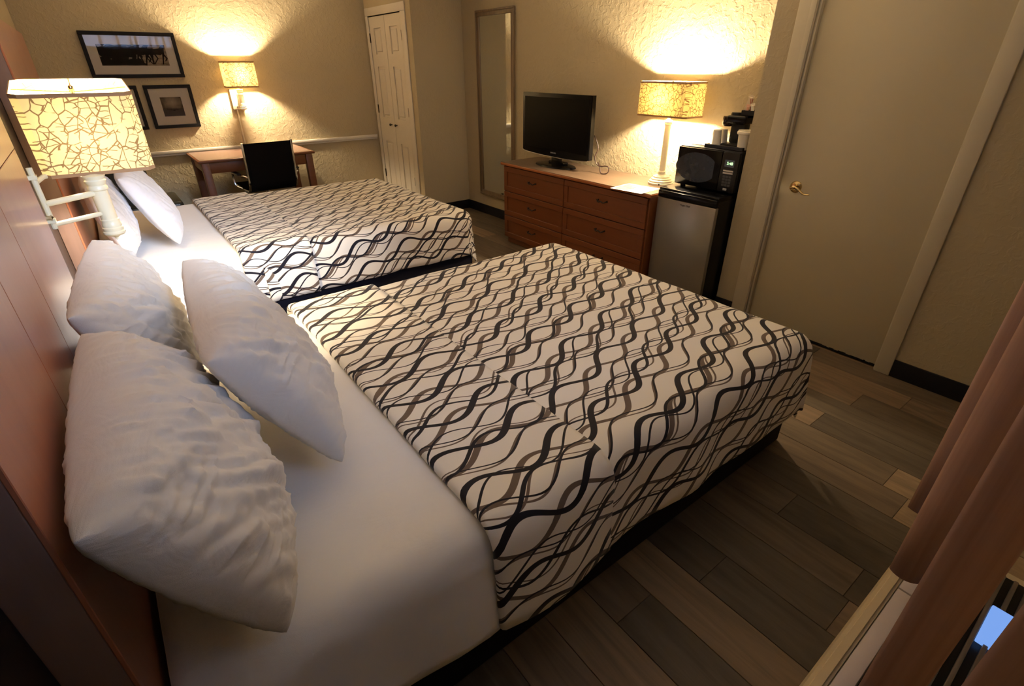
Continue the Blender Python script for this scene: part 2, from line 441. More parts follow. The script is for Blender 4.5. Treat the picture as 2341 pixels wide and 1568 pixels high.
# closet double door (two narrow panelled leaves)
cd = struct(Bs('door_2', [((XC-.014, -.968, 0), (XC-.0005, -.868, 1.984)), ((XC-.014, -.085, 0), (XC-.0005, -.022, 1.984)), ((XC-.014, -.968, 1.9845), (XC-.0005, -.022, 2.06))], M_CLOSET, bev=.004), 'white panelled double closet doors in their casing', 'door')
def leaf(y0, y1, knob_y):
    xx = XC-.002
    pb = [(.12, .60), (.80, 1.48), (1.62, 1.86)] if False else [(.14, .72), (.98, 1.50), (1.62, 1.87)]
    w_ = (y1-y0)
    parts = []
    st = w_*.27
    bx = [((xx, y0, .02), (xx+.03, y0+st, 1.975)), ((xx, y1-st, .02), (xx+.03, y1, 1.975))]
    zs = [.02] + [z for p in pb for z in p] + [1.975]
    for k in range(0, len(zs), 2): bx.append(((xx, y0+st, zs[k]), (xx+.03, y1-st, zs[k+1])))
    lf = Bs('door_leaf', bx, M_CLOSET, cd)
    for z0, z1 in pb:
        bm = bmesh.new()
        box(bm, (xx+.012, y0+st-.002, z0-.002), (xx+.03, y1-st+.002, z1+.002))
        box(bm, (xx+.002, y0+st+.022, z0+.025), (xx+.02, y1-st-.022, z1-.025), .008, 1)
        finish(bm, 'raised_panel', M_CLOSET, lf, smooth=False)
    bm = bmesh.new(); lathe(bm, [(.006, 0), (.006, -.012), (.012, -.018), (.014, -.026), (.010, -.033), (0, -.035)], (xx, knob_y, .912), 18, 'X'); finish(bm, 'knob', M_IRON, lf)
    hy_ = y0 if abs(knob_y-y1) < .12 else y1
    for hz_ in (.34, 1.065, 1.78):
        bm = bmesh.new(); box(bm, (xx-.006, hy_-.008, hz_-.045), (xx, hy_+.012, hz_+.045), .002, 1); tube(bm, [(xx-.008, hy_, hz_-.045), (xx-.008, hy_, hz_+.045)], .004, 8)
        finish(bm, 'hinge', M_HINGE, lf)
leaf(-.864, -.479, -.535); leaf(-.473, -.089, -.405)

# ------------------------------------------------------------------ beds
def drape(name, mat, X0, L, yn, yf, z, dn, dfar, dfoot, r=.07, flare=.10, amp=.008, seed=0, headroll=False, step=.03, parent=None, thick=.010, nfreq=5, rip=0, ripx=None, uvo=(0, 0), bulge=.0):
    """cloth over a mattress top: X0..L along the bed, yn..yf across; hangs dn/dfar at sides and dfoot at the foot"""
    Wd = (yf-yn); cy = (yn+yf)/2; hw = Wd/2 - r; Lx = L - r
    def lin(a, b, st): n = max(1, int(round((b-a)/st))); return [a+(b-a)*k/n for k in range(n+1)]
    A = pi*r/2
    ss = lin(X0, Lx, step)
    if dfoot > 0: ss += lin(Lx, Lx+A, .022)[1:] + lin(Lx+A, Lx+dfoot, step)[1:]
    tn = []
    if dn > 0: tn = [-x for x in lin(hw+A, hw+dn, step)[::-1]][:-1] + [-x for x in lin(hw, hw+A, .022)[::-1]][:-1]
    tt = tn + lin(-hw, hw, step)
    if dfar > 0: tt += lin(hw, hw+A, .022)[1:] + lin(hw+A, hw+dfar, step)[1:]
    bm = bmesh.new(); uvl = bm.loops.layers.uv.new('UVMap'); grid = []
    uvs = {}
    def pos(s, t):
        es = max(0, s-Lx); et = max(0, abs(t)-hw); sg = 1 if t >= 0 else -1
        h = hypot(es, et)
        bx = min(s, Lx); by = max(-hw, min(hw, t))
        nz = noise.noise(Vector((s*nfreq*.5, t*nfreq*.5, seed)))*amp + noise.noise(Vector((s*nfreq*1.7, t*nfreq*1.7, seed+9)))*amp*.4
        if h < 1e-6: return Vector((bx, cy+by, z+nz))
        dx, dy = es/h, sg*et/h
        q = 3.0
        d = (es**q+et**q)**(1/q)
        if d < A: ho = r*sin(d/r); dz = r*(1-cos(d/r))
        else:
            e = d-A; ho = r+flare*e + bulge*sin(min(1, e/.3)*pi); dz = r+e
        per = s*dy*sg + t*dx
        f = min(1, d/.3)
        wv = noise.noise(Vector((s*5*(abs(dy)) + 3*seed, t*5*abs(dx), seed+.5)))*.025*f
        if rip and ripx and ripx[0] < s < ripx[1] and et > 0:
            wv += rip*sin(d*95+s*10+noise.noise(Vector((s*8, d*8, 3)))*3)*min(1, d/.05)*min(1, (s-ripx[0])/.1, (ripx[1]-s)/.02)
        ho += wv
        return Vector((bx+dx*ho, cy+by+dy*ho, z-dz+nz))
    for s in ss:
        grid.append([])
        for t in tt:
            v = bm.verts.new(pos(s, t)); uvs[v] = (s+uvo[0], t+uvo[1]); grid[-1].append(v)
    if headroll:
        rr = .016; rows = []
        for k in range(1, 7):
            a = pi*k/6; row = []
            for t in tt:
                p = pos(X0, t); et = max(0, abs(t)-hw); sg = 1 if t >= 0 else -1
                hor = min(1, et/A) if A else 0
                nrm = Vector((0, sg*sin(hor*pi/2), cos(hor*pi/2)))
                v = bm.verts.new(p - nrm*rr*(1-cos(a)) + Vector((-rr*sin(a)*1.2, 0, 0))); uvs[v] = (X0-rr*a*1.2+uvo[0], t+uvo[1]); row.append(v)
            rows.append(row)
        v0 = rows[-1]; row = []
        for v_, t in zip(v0, tt):
            v = bm.verts.new(v_.co + Vector((.12, 0, 0))); uvs[v] = (X0-.2+uvo[0], t+uvo[1]); row.append(v)
        grid = [row] + rows[::-1] + grid
    for a, b in zip(grid, grid[1:]):
        for k in range(len(tt)-1):
            f = bm.faces.new((a[k], b[k], b[k+1], a[k+1]))
    for f in bm.faces:
        for l in f.loops: l[uvl].uv = uvs[l.vert]
    o = finish(bm, name, mat, parent, ang=80)
    md = o.modifiers.new('s', 'SOLIDIFY'); md.thickness = thick; md.offset = -1
    return o

def pillow(name, label, c00, c10, c11, c01, T, mat, seed, group, bulge=1.0, folds=1.0, cat='pillow', sag=0.0, back=.36):
    """c00,c10 = bottom corners, c01,c11 = top corners"""
    c00, c10, c11, c01 = map(Vector, (c00, c10, c11, c01))
    N = 120
    nrm = ((c10-c00).cross(c01-c00)).normalized()
    W_ = (c10-c00).length; H_ = (c01-c00).length
    bm = bmesh.new(); G = [{}, {}]
    def P(a, b, side):
        pin = -.035
        aa = a*(1-pin*(1-b*b)*abs(a)**3); bb = b*(1-pin*(1-a*a)*abs(b)**3)
        u, v = (aa+1)/2, (bb+1)/2
        p = c00*(1-u)*(1-v)+c10*u*(1-v)+c11*u*v+c01*(1-u)*v
        e = max(0, (1-abs(a)**2.6))*max(0, (1-abs(b)**2.6))
        h = T*e**.42
        h *= 1+.10*noise.noise(Vector((a*1.3, b*1.3, seed)))
        # gathers perpendicular to the seams and long soft folds
        ea = max(0, (abs(a)-.35)/.65)**1.6; eb = max(0, (abs(b)-.35)/.65)**1.6
        edge = e**.35
        wr = .0065*folds*sin(b*H_*120+3*noise.noise(Vector((a*3, b*3, seed+2)))+seed)*ea*edge*(.4+noise.noise(Vector((a*2, b*5, seed+7))))
        wr += .0075*folds*sin(a*W_*110+4*noise.noise(Vector((a*3, b*3, seed+4)))+seed*2)*eb*edge*(.4+noise.noise(Vector((a*5, b*2, seed+5))))
        d1 = noise.noise(Vector(((a*W_+b*H_*.6)*11, (b*H_-a*W_*.7)*3.0, seed+side*4)))
        wr += folds*.034*(abs(d1)-.25)*edge
        d2 = noise.noise(Vector((a*W_*24, b*H_*8, seed+side*4+11)))
        wr += folds*.007*d2*edge
        # sharp pinched creases fanning from the gathered ends
        q1 = 1-abs(noise.noise(Vector(((b*H_)*9+a*W_*2.2, a*W_*2.6, seed+21))))*2
        q2 = 1-abs(noise.noise(Vector(((a*W_)*8-b*H_*3.0, b*H_*3.0, seed+31))))*2
        wr += folds*(.012*max(0, q1)**7*(.25+ea) + .012*max(0, q2)**7*(.2+eb))*edge
        wr += .0045*folds*max(0, 1-abs(abs(b)-.86)/.035)*edge
        s = 1 if side == 0 else -1
        p = p + nrm*s*(h*bulge+wr) if side == 0 else p + nrm*s*(h*back+wr*.4)
        p.z -= sag*e
        return p
    for side in (0, 1):
        for i in range(N+1):
            for j in range(N+1):
                ai = -1+2*i/N; bj = -1+2*j/N
                a = sin(ai*pi/2)*.55+ai*.45; b = sin(bj*pi/2)*.55+bj*.45
                if (i in (0, N) or j in (0, N)):
                    if side == 1: G[1][i, j] = G[0][i, j]; continue
                G[side][i, j] = bm.verts.new(P(a, b, side))
    for side in (0, 1):
        for i in range(N):
            for j in range(N):
                q = [G[side][i, j], G[side][i+1, j], G[side][i+1, j+1], G[side][i, j+1]]
                bm.faces.new(q if side == 0 else q[::-1])
    o = finish(bm, name, mat, ang=75)
    return tag(o, label, cat, group)

def bed(y0, y1, num, words, pats, uvo):
    """y0 near side, y1 far side (outer comforter faces)"""
    t = thing('bed', words, 'bed', (1.2, (y0+y1)/2, 0))
    inv = Matrix.Translation((-1.2, -(y0+y1)/2, 0))
    def P(o):
        o.parent = t; o.matrix_parent_inverse = inv; return o
    P(B('bed_skirt', (.07, y0+.082, 0.0), (2.31, y1-.082, .30), M_SKIRT, bev=.012))
    P(B('mattress', (.06, y0+.075, .29), (2.26, y1-.075, .525), M_SHEET, bev=.05, seg=4))
    return t, P

bed1, P1 = bed(-5.665, -3.965, 1, 'nearer bed, black and taupe wave-print comforter folded back from a white sheet', None, None)
P1(drape('sheet', M_SHEET, .06, 1.0, -5.605, -4.01, .546, .38, .34, 0, r=.095, flare=.10, amp=.010, seed=3, rip=.004, ripx=(.5, .78)))
P1(drape('comforter', M_PAT, .80, 2.335, -5.625, -3.985, .556, .375, .38, .365, r=.085, flare=.06, amp=.007, seed=11, thick=.008))
P1(drape('comforter_fold', M_PATF, .715, 1.19, -5.640, -3.970, .574, .395, .40, 0, r=.090, flare=.075, amp=.006, seed=14, headroll=True, thick=.006, uvo=(.37, .21)))
bed2, P2 = bed(-3.15, -1.36, 2, 'farther bed by the desk, same wave-print comforter over a white sheet', None, None)
P2(drape('sheet', M_SHEET, .06, 1.0, -3.075, -1.41, .545, .36, .34, 0, r=.085, flare=.05, amp=.006, seed=23, rip=.006, ripx=(.35, .78)))
P2(drape('comforter', M_PAT, .80, 2.335, -3.095, -1.38, .556, .375, .38, .365, r=.085, flare=.05, amp=.007, seed=31, thick=.008, uvo=(.5, .33)))
P2(drape('comforter_fold', M_PATF, .715, 1.19, -3.110, -1.365, .574, .395, .40, 0, r=.090, flare=.06, amp=.006, seed=34, headroll=True, thick=.006, uvo=(.1, .6)))

# headboards
def headboard(y0, y1, seams, hz_, words, ztop=1.70):
    t = thing('headboard', words, 'headboard', (0, (y0+y1)/2, 0))
    cy = (y0+y1)/2
    def Q(o): o.parent = t; o.matrix_parent_inverse = Matrix.Translation((0, -cy, 0)); return o
    Q(B('backing', (XL+.007, y0, .0), (.040, y1, ztop-.004), M_HBEDGE, bev=.002))
    ys = [y0] + seams + [y1]
    for a, b in zip(ys, ys[1:]):
        for z0, z1 in ((.05, hz_), (hz_, ztop)):
            Q(B('panel', (.040, a+.0012, z0+.0012), (.047, b-.0012, z1-.0012), M_HB, bev=.0012, seg=1))
    return t
headboard(-5.604, -4.25, [-5.18, -4.87], 1.306, 'tall cherry panelled headboard behind the nearer bed')
headboard(-3.26, -1.32, [-2.3], 1.306, 'tall cherry panelled headboard behind the farther bed', 1.70)

# pillows, nearer bed
pillow('pillow', 'crumpled white pillow nearest the viewer against the near headboard', (.25, -5.60, .60), (.235, -4.86, .60), (.088, -4.96, 1.00), (.078, -5.65, 1.01), .155, M_CASE, 2, 'white pillows on the nearer bed')
pillow('pillow', 'white pillow on the nearer bed under the swing-arm lamp, tip pointing up', (.22, -4.80, .60), (.21, -4.13, .60), (.13, -4.22, 1.02), (.075, -4.93, 1.03), .13, M_CASE, 5, 'white pillows on the nearer bed')
pillow('pillow', 'plump white pillow in front of the other two on the nearer bed', (.50, -5.22, .60), (.50, -4.50, .60), (.335, -4.54, .995), (.285, -5.20, .97), .145, M_CASE, 8, 'white pillows on the nearer bed')
# pillows, farther bed
pillow('pillow', 'white pillow standing against the headboard of the farther bed', (.20, -2.97, .60), (.20, -2.25, .60), (.115, -2.27, 1.0), (.115, -2.97, .98), .11, M_CASE2, 12, 'white pillows on the farther bed', folds=.7, back=.5)
pillow('pillow', 'smooth white pillow leaning forward on the farther bed', (.44, -2.84, .60), (.45, -2.14, .60), (.28, -2.17, .98), (.26, -2.79, .98), .12, M_CASE2, 15, 'white pillows on the farther bed', folds=.4, back=.4)

# ------------------------------------------------------------------ lamps
def shade_box(t, c, wx, wy, h, mat, taper=.0, name='lamp_shade', tilt=0):
    x0, y0, z0 = c
    bm = bmesh.new()
    cut = .022
    def ring(z, k, ins=0):
        a, b = wx/2*k-ins, wy/2*k-ins
        pts = [(a-cut, -b), (a, -b+cut), (a, b-cut), (a-cut, b), (-a+cut, b), (-a, b-cut), (-a, -b+cut), (-a+cut, -b)]
        return [bm.verts.new((x0+p[0], y0+p[1]-tilt*(z-z0-h/2), z+tilt*p[1])) for p in pts]
    r = [ring(z0, 1), ring(z0+h/3, 1-taper/3), ring(z0+2*h/3, 1-taper*2/3), ring(z0+h, 1-taper)]
    for a, b in zip(r, r[1:]):
        for i in range(8): bm.faces.new((a[i], a[(i+1) % 8], b[(i+1) % 8], b[i]))
    sh = finish(bm, name, mat, t, smooth=False)
    for z, k in ((z0, 1), (z0+h-.011, 1-taper)):
        bm = bmesh.new()
        a, b = ring(z, k, -.0015), ring(z+.011, k, -.0015); c_, d_ = ring(z, k, .002), ring(z+.011, k, .002)
        for i in range(8):
            j = (i+1) % 8
            bm.faces.new((a[i], a[j], b[j], b[i])); bm.faces.new((c_[j], c_[i], d_[i], d_[j]))
            bm.faces.new((b[i], b[j], d_[j], d_[i])); bm.faces.new((a[j], a[i], c_[i], c_[j]))
        finish(bm, 'shade_trim', M_SHADEIN, sh, smooth=False)
    # spider fitting + finial
    bm = bmesh.new(); zz = z0+h-.02
    tube(bm, [(x0-wx/2*(1-taper)+.003, y0, zz+.012), (x0, y0, zz), (x0+wx/2*(1-taper)-.003, y0, zz+.012)], .0022, 6)
    tube(bm, [(x0, y0-wy/2*(1-taper)+.003-tilt*h/2, zz+.012-tilt*wy/2), (x0, y0, zz), (x0, y0+wy/2*(1-taper)-.003-tilt*h/2, zz+.012+tilt*wy/2)], .0022, 6)
    lathe(bm, [(.0, zz+.024), (.007, zz+.018), (.009, zz+.008), (.006, zz-.004), (0, zz-.006)][::-1], (x0, y0, 0), 12)
    finish(bm, 'shade_fitter', M_BRASS, t)
    bm = bmesh.new(); lathe(bm, [(0, z0+h*.30), (.014, z0+h*.32), (.026, z0+h*.5), (.024, z0+h*.62), (.010, z0+h*.70), (0, z0+h*.71)], (x0, y0, 0), 16)
    bu = finish(bm, 'light_bulb', M_BULB, t)
    return sh
def bulb_light(t, c, power):
    power *= LAMP
    o = light('bulb_light', 'POINT', c, power, (1.0, .78, .50), shadow_soft_size=.028)
    o.parent = t; return o

def turned_post(t, c, z0, z1, mat, K=1.12):
    k_ = K
    prof = [(0, z0), (.005, z0+.003), (.005, z0+.008), (.012*k_, z0+.014), (.026*k_, z0+.020), (.030*k_, z0+.026), (.030*k_, z0+.032), (.027*k_, z0+.036), (.028*k_, z0+.046), (.0255*k_, z0+.050), (.026*k_, z0+.060), (.024*k_, z0+.064), (.0245*k_, z0+.074), (.022*k_, z0+.078)]
    zt = z1-.055
    prof += [(.0225*k_, zt), (.026*k_, zt+.004), (.026*k_, zt+.012), (.023*k_, zt+.018), (.027*k_, zt+.028), (.028*k_, zt+.034), (.025*k_, zt+.038), (.030*k_, zt+.050), (.008, zt+.055)]
    bm = bmesh.new(); lathe(bm, prof, c, 28); return finish(bm, 'turned_post', mat, t)

# swing-arm wall lamp at the nearer bed
sl = thing('swing_arm_lamp', 'lit swing-arm wall lamp with twig-print shade between the two headboards', 'lamp', (.0, -4.13, 1.16))
def rel(o, org):
    o.matrix_parent_inverse = Matrix.Translation(-Vector(org)); return o
kids = []
def LP(t, org, fn, *a, **k):
    n0 = set(bpy.data.objects); fn(*a, **k)
    for o in bpy.data.objects:
        if o not in n0 and o.parent is t: o.matrix_parent_inverse = Matrix.Translation(-Vector(org))
def build_swing(t, org, post, plate, arms, shade, power, sm=None):
    before = set(bpy.data.objects)
    plate(t)
    turned_post(t, (post[0], post[1], 0), post[2], post[3], M_CREAM)
    for pts, r in arms: Tb('swing_arm', pts, r, M_CREAM, t, 12)
    shade_box(t, *shade, sm or M_SHADE, tilt=0 if sm else .13)
    c = shade[0]; bulb_light(t, (c[0], c[1], c[2]+shade[3]*.5), power)
    for o in bpy.data.objects:
        if o not in before and o.parent is t: o.matrix_parent_inverse = Matrix.Translation(-Vector(org))
def plate1(t):
    B('wall_plate', (XL+.0065, -4.21, 1.055), (.030, -4.09, 1.255), M_CREAM, t, bev=.004)
    bm = bmesh.new(); lathe(bm, [(.006, .03), (.006, .045), (.009, .05), (0, .056)], (0, -4.12, 1.085), 12, 'X'); finish(bm, 'screw_knob', M_CHROME, t)
    Tb('pivot_rod', [(.045, -4.10, 1.045), (.045, -4.10, 1.235)], .008, M_CREAM, t)
    B('pivot_bracket', (.028, -4.112, 1.20), (.055, -4.088, 1.212), M_CREAM, t); B('pivot_bracket', (.028, -4.112, 1.065), (.055, -4.088, 1.077), M_CREAM, t)
build_swing(sl, (0, -4.13, 1.16), (.190, -3.99, .955, 1.185), plate1,
            [([(.045, -4.10, 1.124), (.190, -3.99, 1.124)], .0095), ([(.045, -4.10, 1.058), (.190, -3.99, 1.054)], .0075), ([(.045, -4.10, 1.19), (.06, -3.99, 1.19), (.185, -3.86, 1.19)], .0075)],
            ((.218, -3.865, 1.200), .315, .29, .252), 6)

# swing-arm wall lamp above the desk
s2 = thing('swing_arm_lamp', 'lit twig-print wall lamp above the desk on the back wall', 'lamp', (1.47, 0, 1.22))
def plate2(t):
    B('wall_plate', (1.435, -.03, 1.12), (1.535, 0, 1.31), M_CREAM, t, bev=.004)
    Tb('pivot_rod', [(1.50, -.045, 1.15), (1.50, -.045, 1.28)], .007, M_CREAM, t)
    bm = bmesh.new(); lathe(bm, [(.006, -.03), (.006, -.045), (.009, -.05), (0, -.056)][::-1], (1.475, 0, 1.145), 12, 'Y'); finish(bm, 'screw_knob', M_CHROME, t)
build_swing(s2, (1.47, 0, 1.22), (1.510, -.125, 1.105, 1.31), plate2,
            [([(1.50, -.045, 1.252), (1.510, -.125, 1.252)], .006), ([(1.50, -.045, 1.185), (1.510, -.125, 1.185)], .006)],
            ((1.532, -.155, 1.325), .285, .20, .226), 9, M_SHADE3)
o = B('cord_cover', (1.462, -.012, .778), (1.476, 0, 1.12), M_CREAM, s2, bev=.002); o.matrix_parent_inverse = Matrix.Translation((-1.47, 0, -1.22))

# table lamp on the dresser
TL = (3.425, -3.915, .740)
tl = thing('table_lamp', 'tall cream table lamp with rectangular twig-print shade on the dresser', 'lamp', TL)
bm = bmesh.new(); lathe(bm, [(.088, 0), (.088, .014), (.080, .020), (.082, .028), (.070, .036), (.071, .042), (.058, .050), (.058, .056), (.042, .064), (.028, .070), (.024, .085), (.029, .090), (.022, .096)], seg=40); lampbase = finish(bm, 'lamp_base', M_CREAM, tl)
bm = bmesh.new(); lathe(bm, [(.021, .095), (.0205, .40), (.028, .405), (.024, .413), (.030, .420), (.026, .430), (.010, .436), (.006, .47), (.006, .50)]); finish(bm, 'lamp_column', M_CREAM, tl)
bm = bmesh.new(); lathe(bm, [(.0, 0), (.006, -.001), (.006, -.004), (0, -.006)], (-.075, -.046, .012), 10, 'X'); finish(bm, 'base_button', M_IRON, lampbase)
shade_box(tl, (.0, .005, .455), .21, .415, .215, M_SHADE2)
bulb_light(tl, (0, .015, .565), 11.5)

# ------------------------------------------------------------------ pictures
def print_mat(name, kind):
    t = NT(name); c = t.coord('Generated')
    sp = t.n('ShaderNodeSeparateXYZ', {0: c}); X, Z = sp.outputs[0], sp.outputs[2]
    if kind == 'plain':
        cl = t.noise(c, 5, 5, .6); 
        col = t.mix(t.ramp(cl, .35, .7), (.12, .09, .06), (.40, .32, .22))
    else:
        cl = t.noise(c, 4, 5, .6)
        v = t.ramp(Z, .30, .45)
        glow = t.n('ShaderNodeTexGradient', {}, gradient_type='SPHERICAL')
        mp = t.n('ShaderNodeMapping', {'Vector': c, 'Location': (-1.1, 0, -1.55), 'Scale': (2.1, .01, 2.1)}); t.t.links.new(mp.outputs[0], glow.inputs[0])
        sky = t.mix(t.ramp(cl, .35, .75), (.05, .035, .025), (.24, .19, .12))
        sky = t.mix(t.math('MULTIPLY', glow.outputs[1], .8), sky, (.45, .38, .28))
        col = t.mix(v, (.012, .008, .006), sky)
    t.P(Base_Color=col, Roughness=.8, Specular_IOR_Level=.1); return t.m
M_HORSE = print_mat('sepia_plain_print', 'plain'); M_STORM = print_mat('sepia_storm_print', 'storm')
M_INK = simple('print_ink', (.008, .005, .004), .8, spec=.1); M_INK2 = simple('print_ink_soft', (.045, .030, .020), .6)

def picture(name, label, x0, x1, z0, z1, mb, fw_, mat, horses=False):
    cx, cz = (x0+x1)/2, (z0+z1)/2; w_, h_ = (x1-x0)/2, (z1-z0)/2
    t = thing(name, label, 'picture', (cx, 0, cz), group=None)
    bm = bmesh.new()
    for a, b in (((-w_, -.028, h_-fw_), (w_, -.002, h_)), ((-w_, -.028, -h_), (w_, -.002, -h_+fw_)), ((-w_, -.028, -h_+fw_), (-w_+fw_, -.002, h_-fw_)), ((w_-fw_, -.028, -h_+fw_), (w_, -.002, h_-fw_))): box(bm, a, b, .003, 1)
    finish(bm, 'picture_frame', M_PFRAME, t)
    B('mat_board', (-w_+fw_-.003, -.016, -h_+fw_-.003), (w_-fw_+.003, -.008, h_-fw_+.003), M_MAT, t)
    pw, ph = w_-mb[0], h_-mb[1]
    pr = B('art_print', (-pw, -.0168, -ph), (pw, -.0155, ph), mat, t)
    if horses:
        random.seed(5)
        def blob(bm, pts, y):
            vs = [bm.verts.new((p[0], y, p[1])) for p in pts]; bm.faces.new(vs)
        def horse(bm, x, z, s, y, flip=1, legs=True):
            X = lambda a, b: (min(pw-.002, max(-pw+.002, x+a*s*flip)), min(ph-.002, max(-ph+.002, z+b*s)))
            blob(bm, [X(-.5, .05), X(-.42, .25), X(-.1, .2), X(.2, .24), X(.34, .45), X(.46, .62), X(.52, .72), X(.56, .62), X(.72, .42), X(.70, .34), X(.55, .42), X(.46, .2), X(.42, -.02), X(.2, -.12), X(-.2, -.08), X(-.45, -.12)], y)
            if legs:
                for a, b, c_, d_ in ((-.42, -.55, -.3, -.62), (-.34, -.28, -.28, -.6), (.3, .5, .38, -.45), (.36, .3, .22, -.62)):
                    blob(bm, [X(a-.05, .0), X(a+.07, .0), X(b+.03, -.3), X(c_+.03, d_), X(c_-.03, d_), X(b-.04, -.3)], y)
        bm = bmesh.new()
        ly = 0
        for k, (x, z, s, f, lg) in enumerate([(.185, .02, .15, 1, 1), (.10, .02, .15, -1, 1), (.04, .02, .17, 1, 1), (-.02, .035, .16, 1, 1), (-.08, .00, .20, -1, 0), (-.15, -.01, .20, 1, 0), (-.22, .01, .18, -1, 0), (-.11, .045, .15, 1, 0), (-.245, .03, .16, 1, 0)]):
            horse(bm, x*pw/.27, z, s, -.0171-.00003*k, f, lg)
        dust = []
        n = 26
        for k in range(n+1): dust.append((-pw+.002+(pw*1.30)*k/n, -ph*.30+random.uniform(-.012, .02)-(.03 if k > n-3 else 0)))
        dust += [(pw*.3, -ph+.004), (-pw+.002, -ph+.004)]
        blob(bm, dust, -.0175)
        finish(bm, 'horse_print', M_INK, pr, smooth=False)
    else:
        bm = bmesh.new(); pts = []; n = 20
        for k in range(n+1): pts.append((-pw+.001+(2*pw-.002)*k/n, -ph*.30+.012*noise.noise(Vector((k*.7, 1, x0)))+ph*.10*cos(k/n*pi*2)))
        vs = [bm.verts.new((p[0], -.0171, p[1])) for p in pts+[(pw-.001, -ph+.001), (-pw+.001, -ph+.001)]]; bm.faces.new(vs)
        finish(bm, 'skyline_print', M_INK2, pr, smooth=False)
    B('picture_glass', (-w_+fw_-.002, -.0215, -h_+fw_-.002), (w_-fw_+.002, -.020, h_-fw_+.002), M_GLASS, t)
    return t
picture('framed_picture', 'wide black-framed sepia print of running horses', .361, 1.080, 1.418, 1.782, (.10, .098), .030, M_HORSE, True)
picture('framed_picture', 'square black-framed sepia print of a dark stormy sky', .710, 1.100, .980, 1.357, (.108, .105), .030, M_STORM)
picture('framed_picture', 'square black-framed print mostly hidden behind the near lamp shade', .265, .660, .980, 1.357, (.108, .105), .030, M_STORM)

# ------------------------------------------------------------------ mirror
mt = thing('wall_mirror', 'tall narrow mirror in a champagne frame left of the television', 'mirror', (XR, -1.665, 1.10))
my0, my1, mz0, mz1, mf = -.314, .314, -.881, .88, .052
bm = bmesh.new()
for a, b in (((-.022, my0, mz1-mf), (-.001, my1, mz1)), ((-.022, my0, mz0), (-.001, my1, mz0+mf)), ((-.022, my0, mz0+mf), (-.001, my0+mf, mz1-mf)), ((-.022, my1-mf, mz0+mf), (-.001, my1, mz1-mf))): box(bm, a, b, .005)
for a, b in (((-.030, my0, mz1-.018), (-.02, my1, mz1)), ((-.030, my0, mz0), (-.02, my1, mz0+.018)), ((-.030, my0, mz0+.018), (-.02, my0+.018, mz1-.018)), ((-.030, my1-.018, mz0+.018), (-.02, my1, mz1-.018))): box(bm, a, b, .004)
finish(bm, 'mirror_frame', M_MFRAME, mt)
B('mirror_glass', (-.012, my0+mf-.004, mz0+mf-.004), (-.009, my1-mf+.004, mz1-mf+.004), M_MIRROR, mt)

# ------------------------------------------------------------------ dresser
DX, DYa, DYb, DZ = 3.105, -4.080, -2.405, .740
dr = thing('dresser', 'reddish-brown six-drawer dresser with bronze pulls', 'dresser', (3.34, (DYa+DYb)/2, 0))
def dP(o): o.matrix_parent_inverse = Matrix.Translation((-3.34, -(DYa+DYb)/2, 0)); return o
dP(Bs('body', [((DX+.018, DYa, .05), (XR-.014, DYb, DZ-.026)), ((DX+.03, DYa+.03, 0), (XR-.02, DYb-.03, .06))], M_DRESS, dr, .003))
bm = bmesh.new(); box(bm, (DX-.012, DYa-.018, DZ-.003), (XR-.014, DYb+.018, DZ), .001, 1); dP(finish(bm, 'top_surface', M_TOP, dr))
bm = bmesh.new(); box(bm, (DX-.016, DYa-.022, DZ-.026), (XR-.014, DYb+.022, DZ-.003), .007, 3); dP(finish(bm, 'top', M_EDGE, dr))
def drawer(y0, y1, z0, z1):
    bm = bmesh.new(); f = .045
    box(bm, (DX+.008, y0+f-.002, z0+f-.002), (DX+.020, y1-f+.002, z1-f+.002))
    for a, b in (((DX, y0, z1-f), (DX+.020, y1, z1)), ((DX, y0, z0), (DX+.020, y1, z0+f)), ((DX, y0, z0+f), (DX+.020, y0+f, z1-f)), ((DX, y1-f, z0+f), (DX+.020, y1, z1-f))): box(bm, a, b, .002, 1)
    dw = dP(finish(bm, 'drawer', M_DRESSP, dr))
    cy, cz = (y0+y1)/2, (z0+z1)/2+.012
    bm = bmesh.new()
    tube(bm, spline([(DX+.008, cy-.045, cz+.004), (DX-.010, cy-.040, cz), (DX-.014, cy-.020, cz-.006), (DX-.016, cy, cz+.003), (DX-.014, cy+.020, cz-.006), (DX-.010, cy+.040, cz), (DX+.008, cy+.045, cz+.004)], 5), .0045, 8)
    for s in (-1, 1):
        lathe(bm, [(.0, -.006), (.007, -.004), (.008, 0)], (DX+.008, cy+s*.045, cz+.004), 10, 'X')
        tube(bm, [(DX-.011, cy+s*.036, cz), (DX-.008, cy+s*.050, cz+.009)], .003, 6)
    dh = finish(bm, 'drawer_pull', M_IRON, dw); 
ym = -3.225
zr_ = [(.06, .262), (.268, .484), (.490, .706)]
for a, b in ((DYa+.012, ym-.003), (ym+.003, DYb-.012)):
    for z0, z1 in zr_: drawer(a, b, z0, z1)
# television
tv = thing('television', 'black flat-screen television on the dresser', 'television', (3.335, -2.86, DZ), radians(-1.5))
bm = bmesh.new(); lathe(bm, [(0, .016), (.10, .015), (.13, .010), (.135, .0), (0, 0)][::-1], seg=48)
for v in bm.verts: v.co.y *= 1.75; v.co.x *= .85
finish(bm, 'tv_stand', M_GLOSS, tv)
bm = bmesh.new(); box(bm, (-.005, -.055, .012), (.03, .055, .11), .008); box(bm, (.0, -.10, .014), (.06, .10, .035), .008); finish(bm, 'tv_neck', M_GLOSS, tv)
bm = bmesh.new()
hw_, z0, z1 = .435, .078, .565
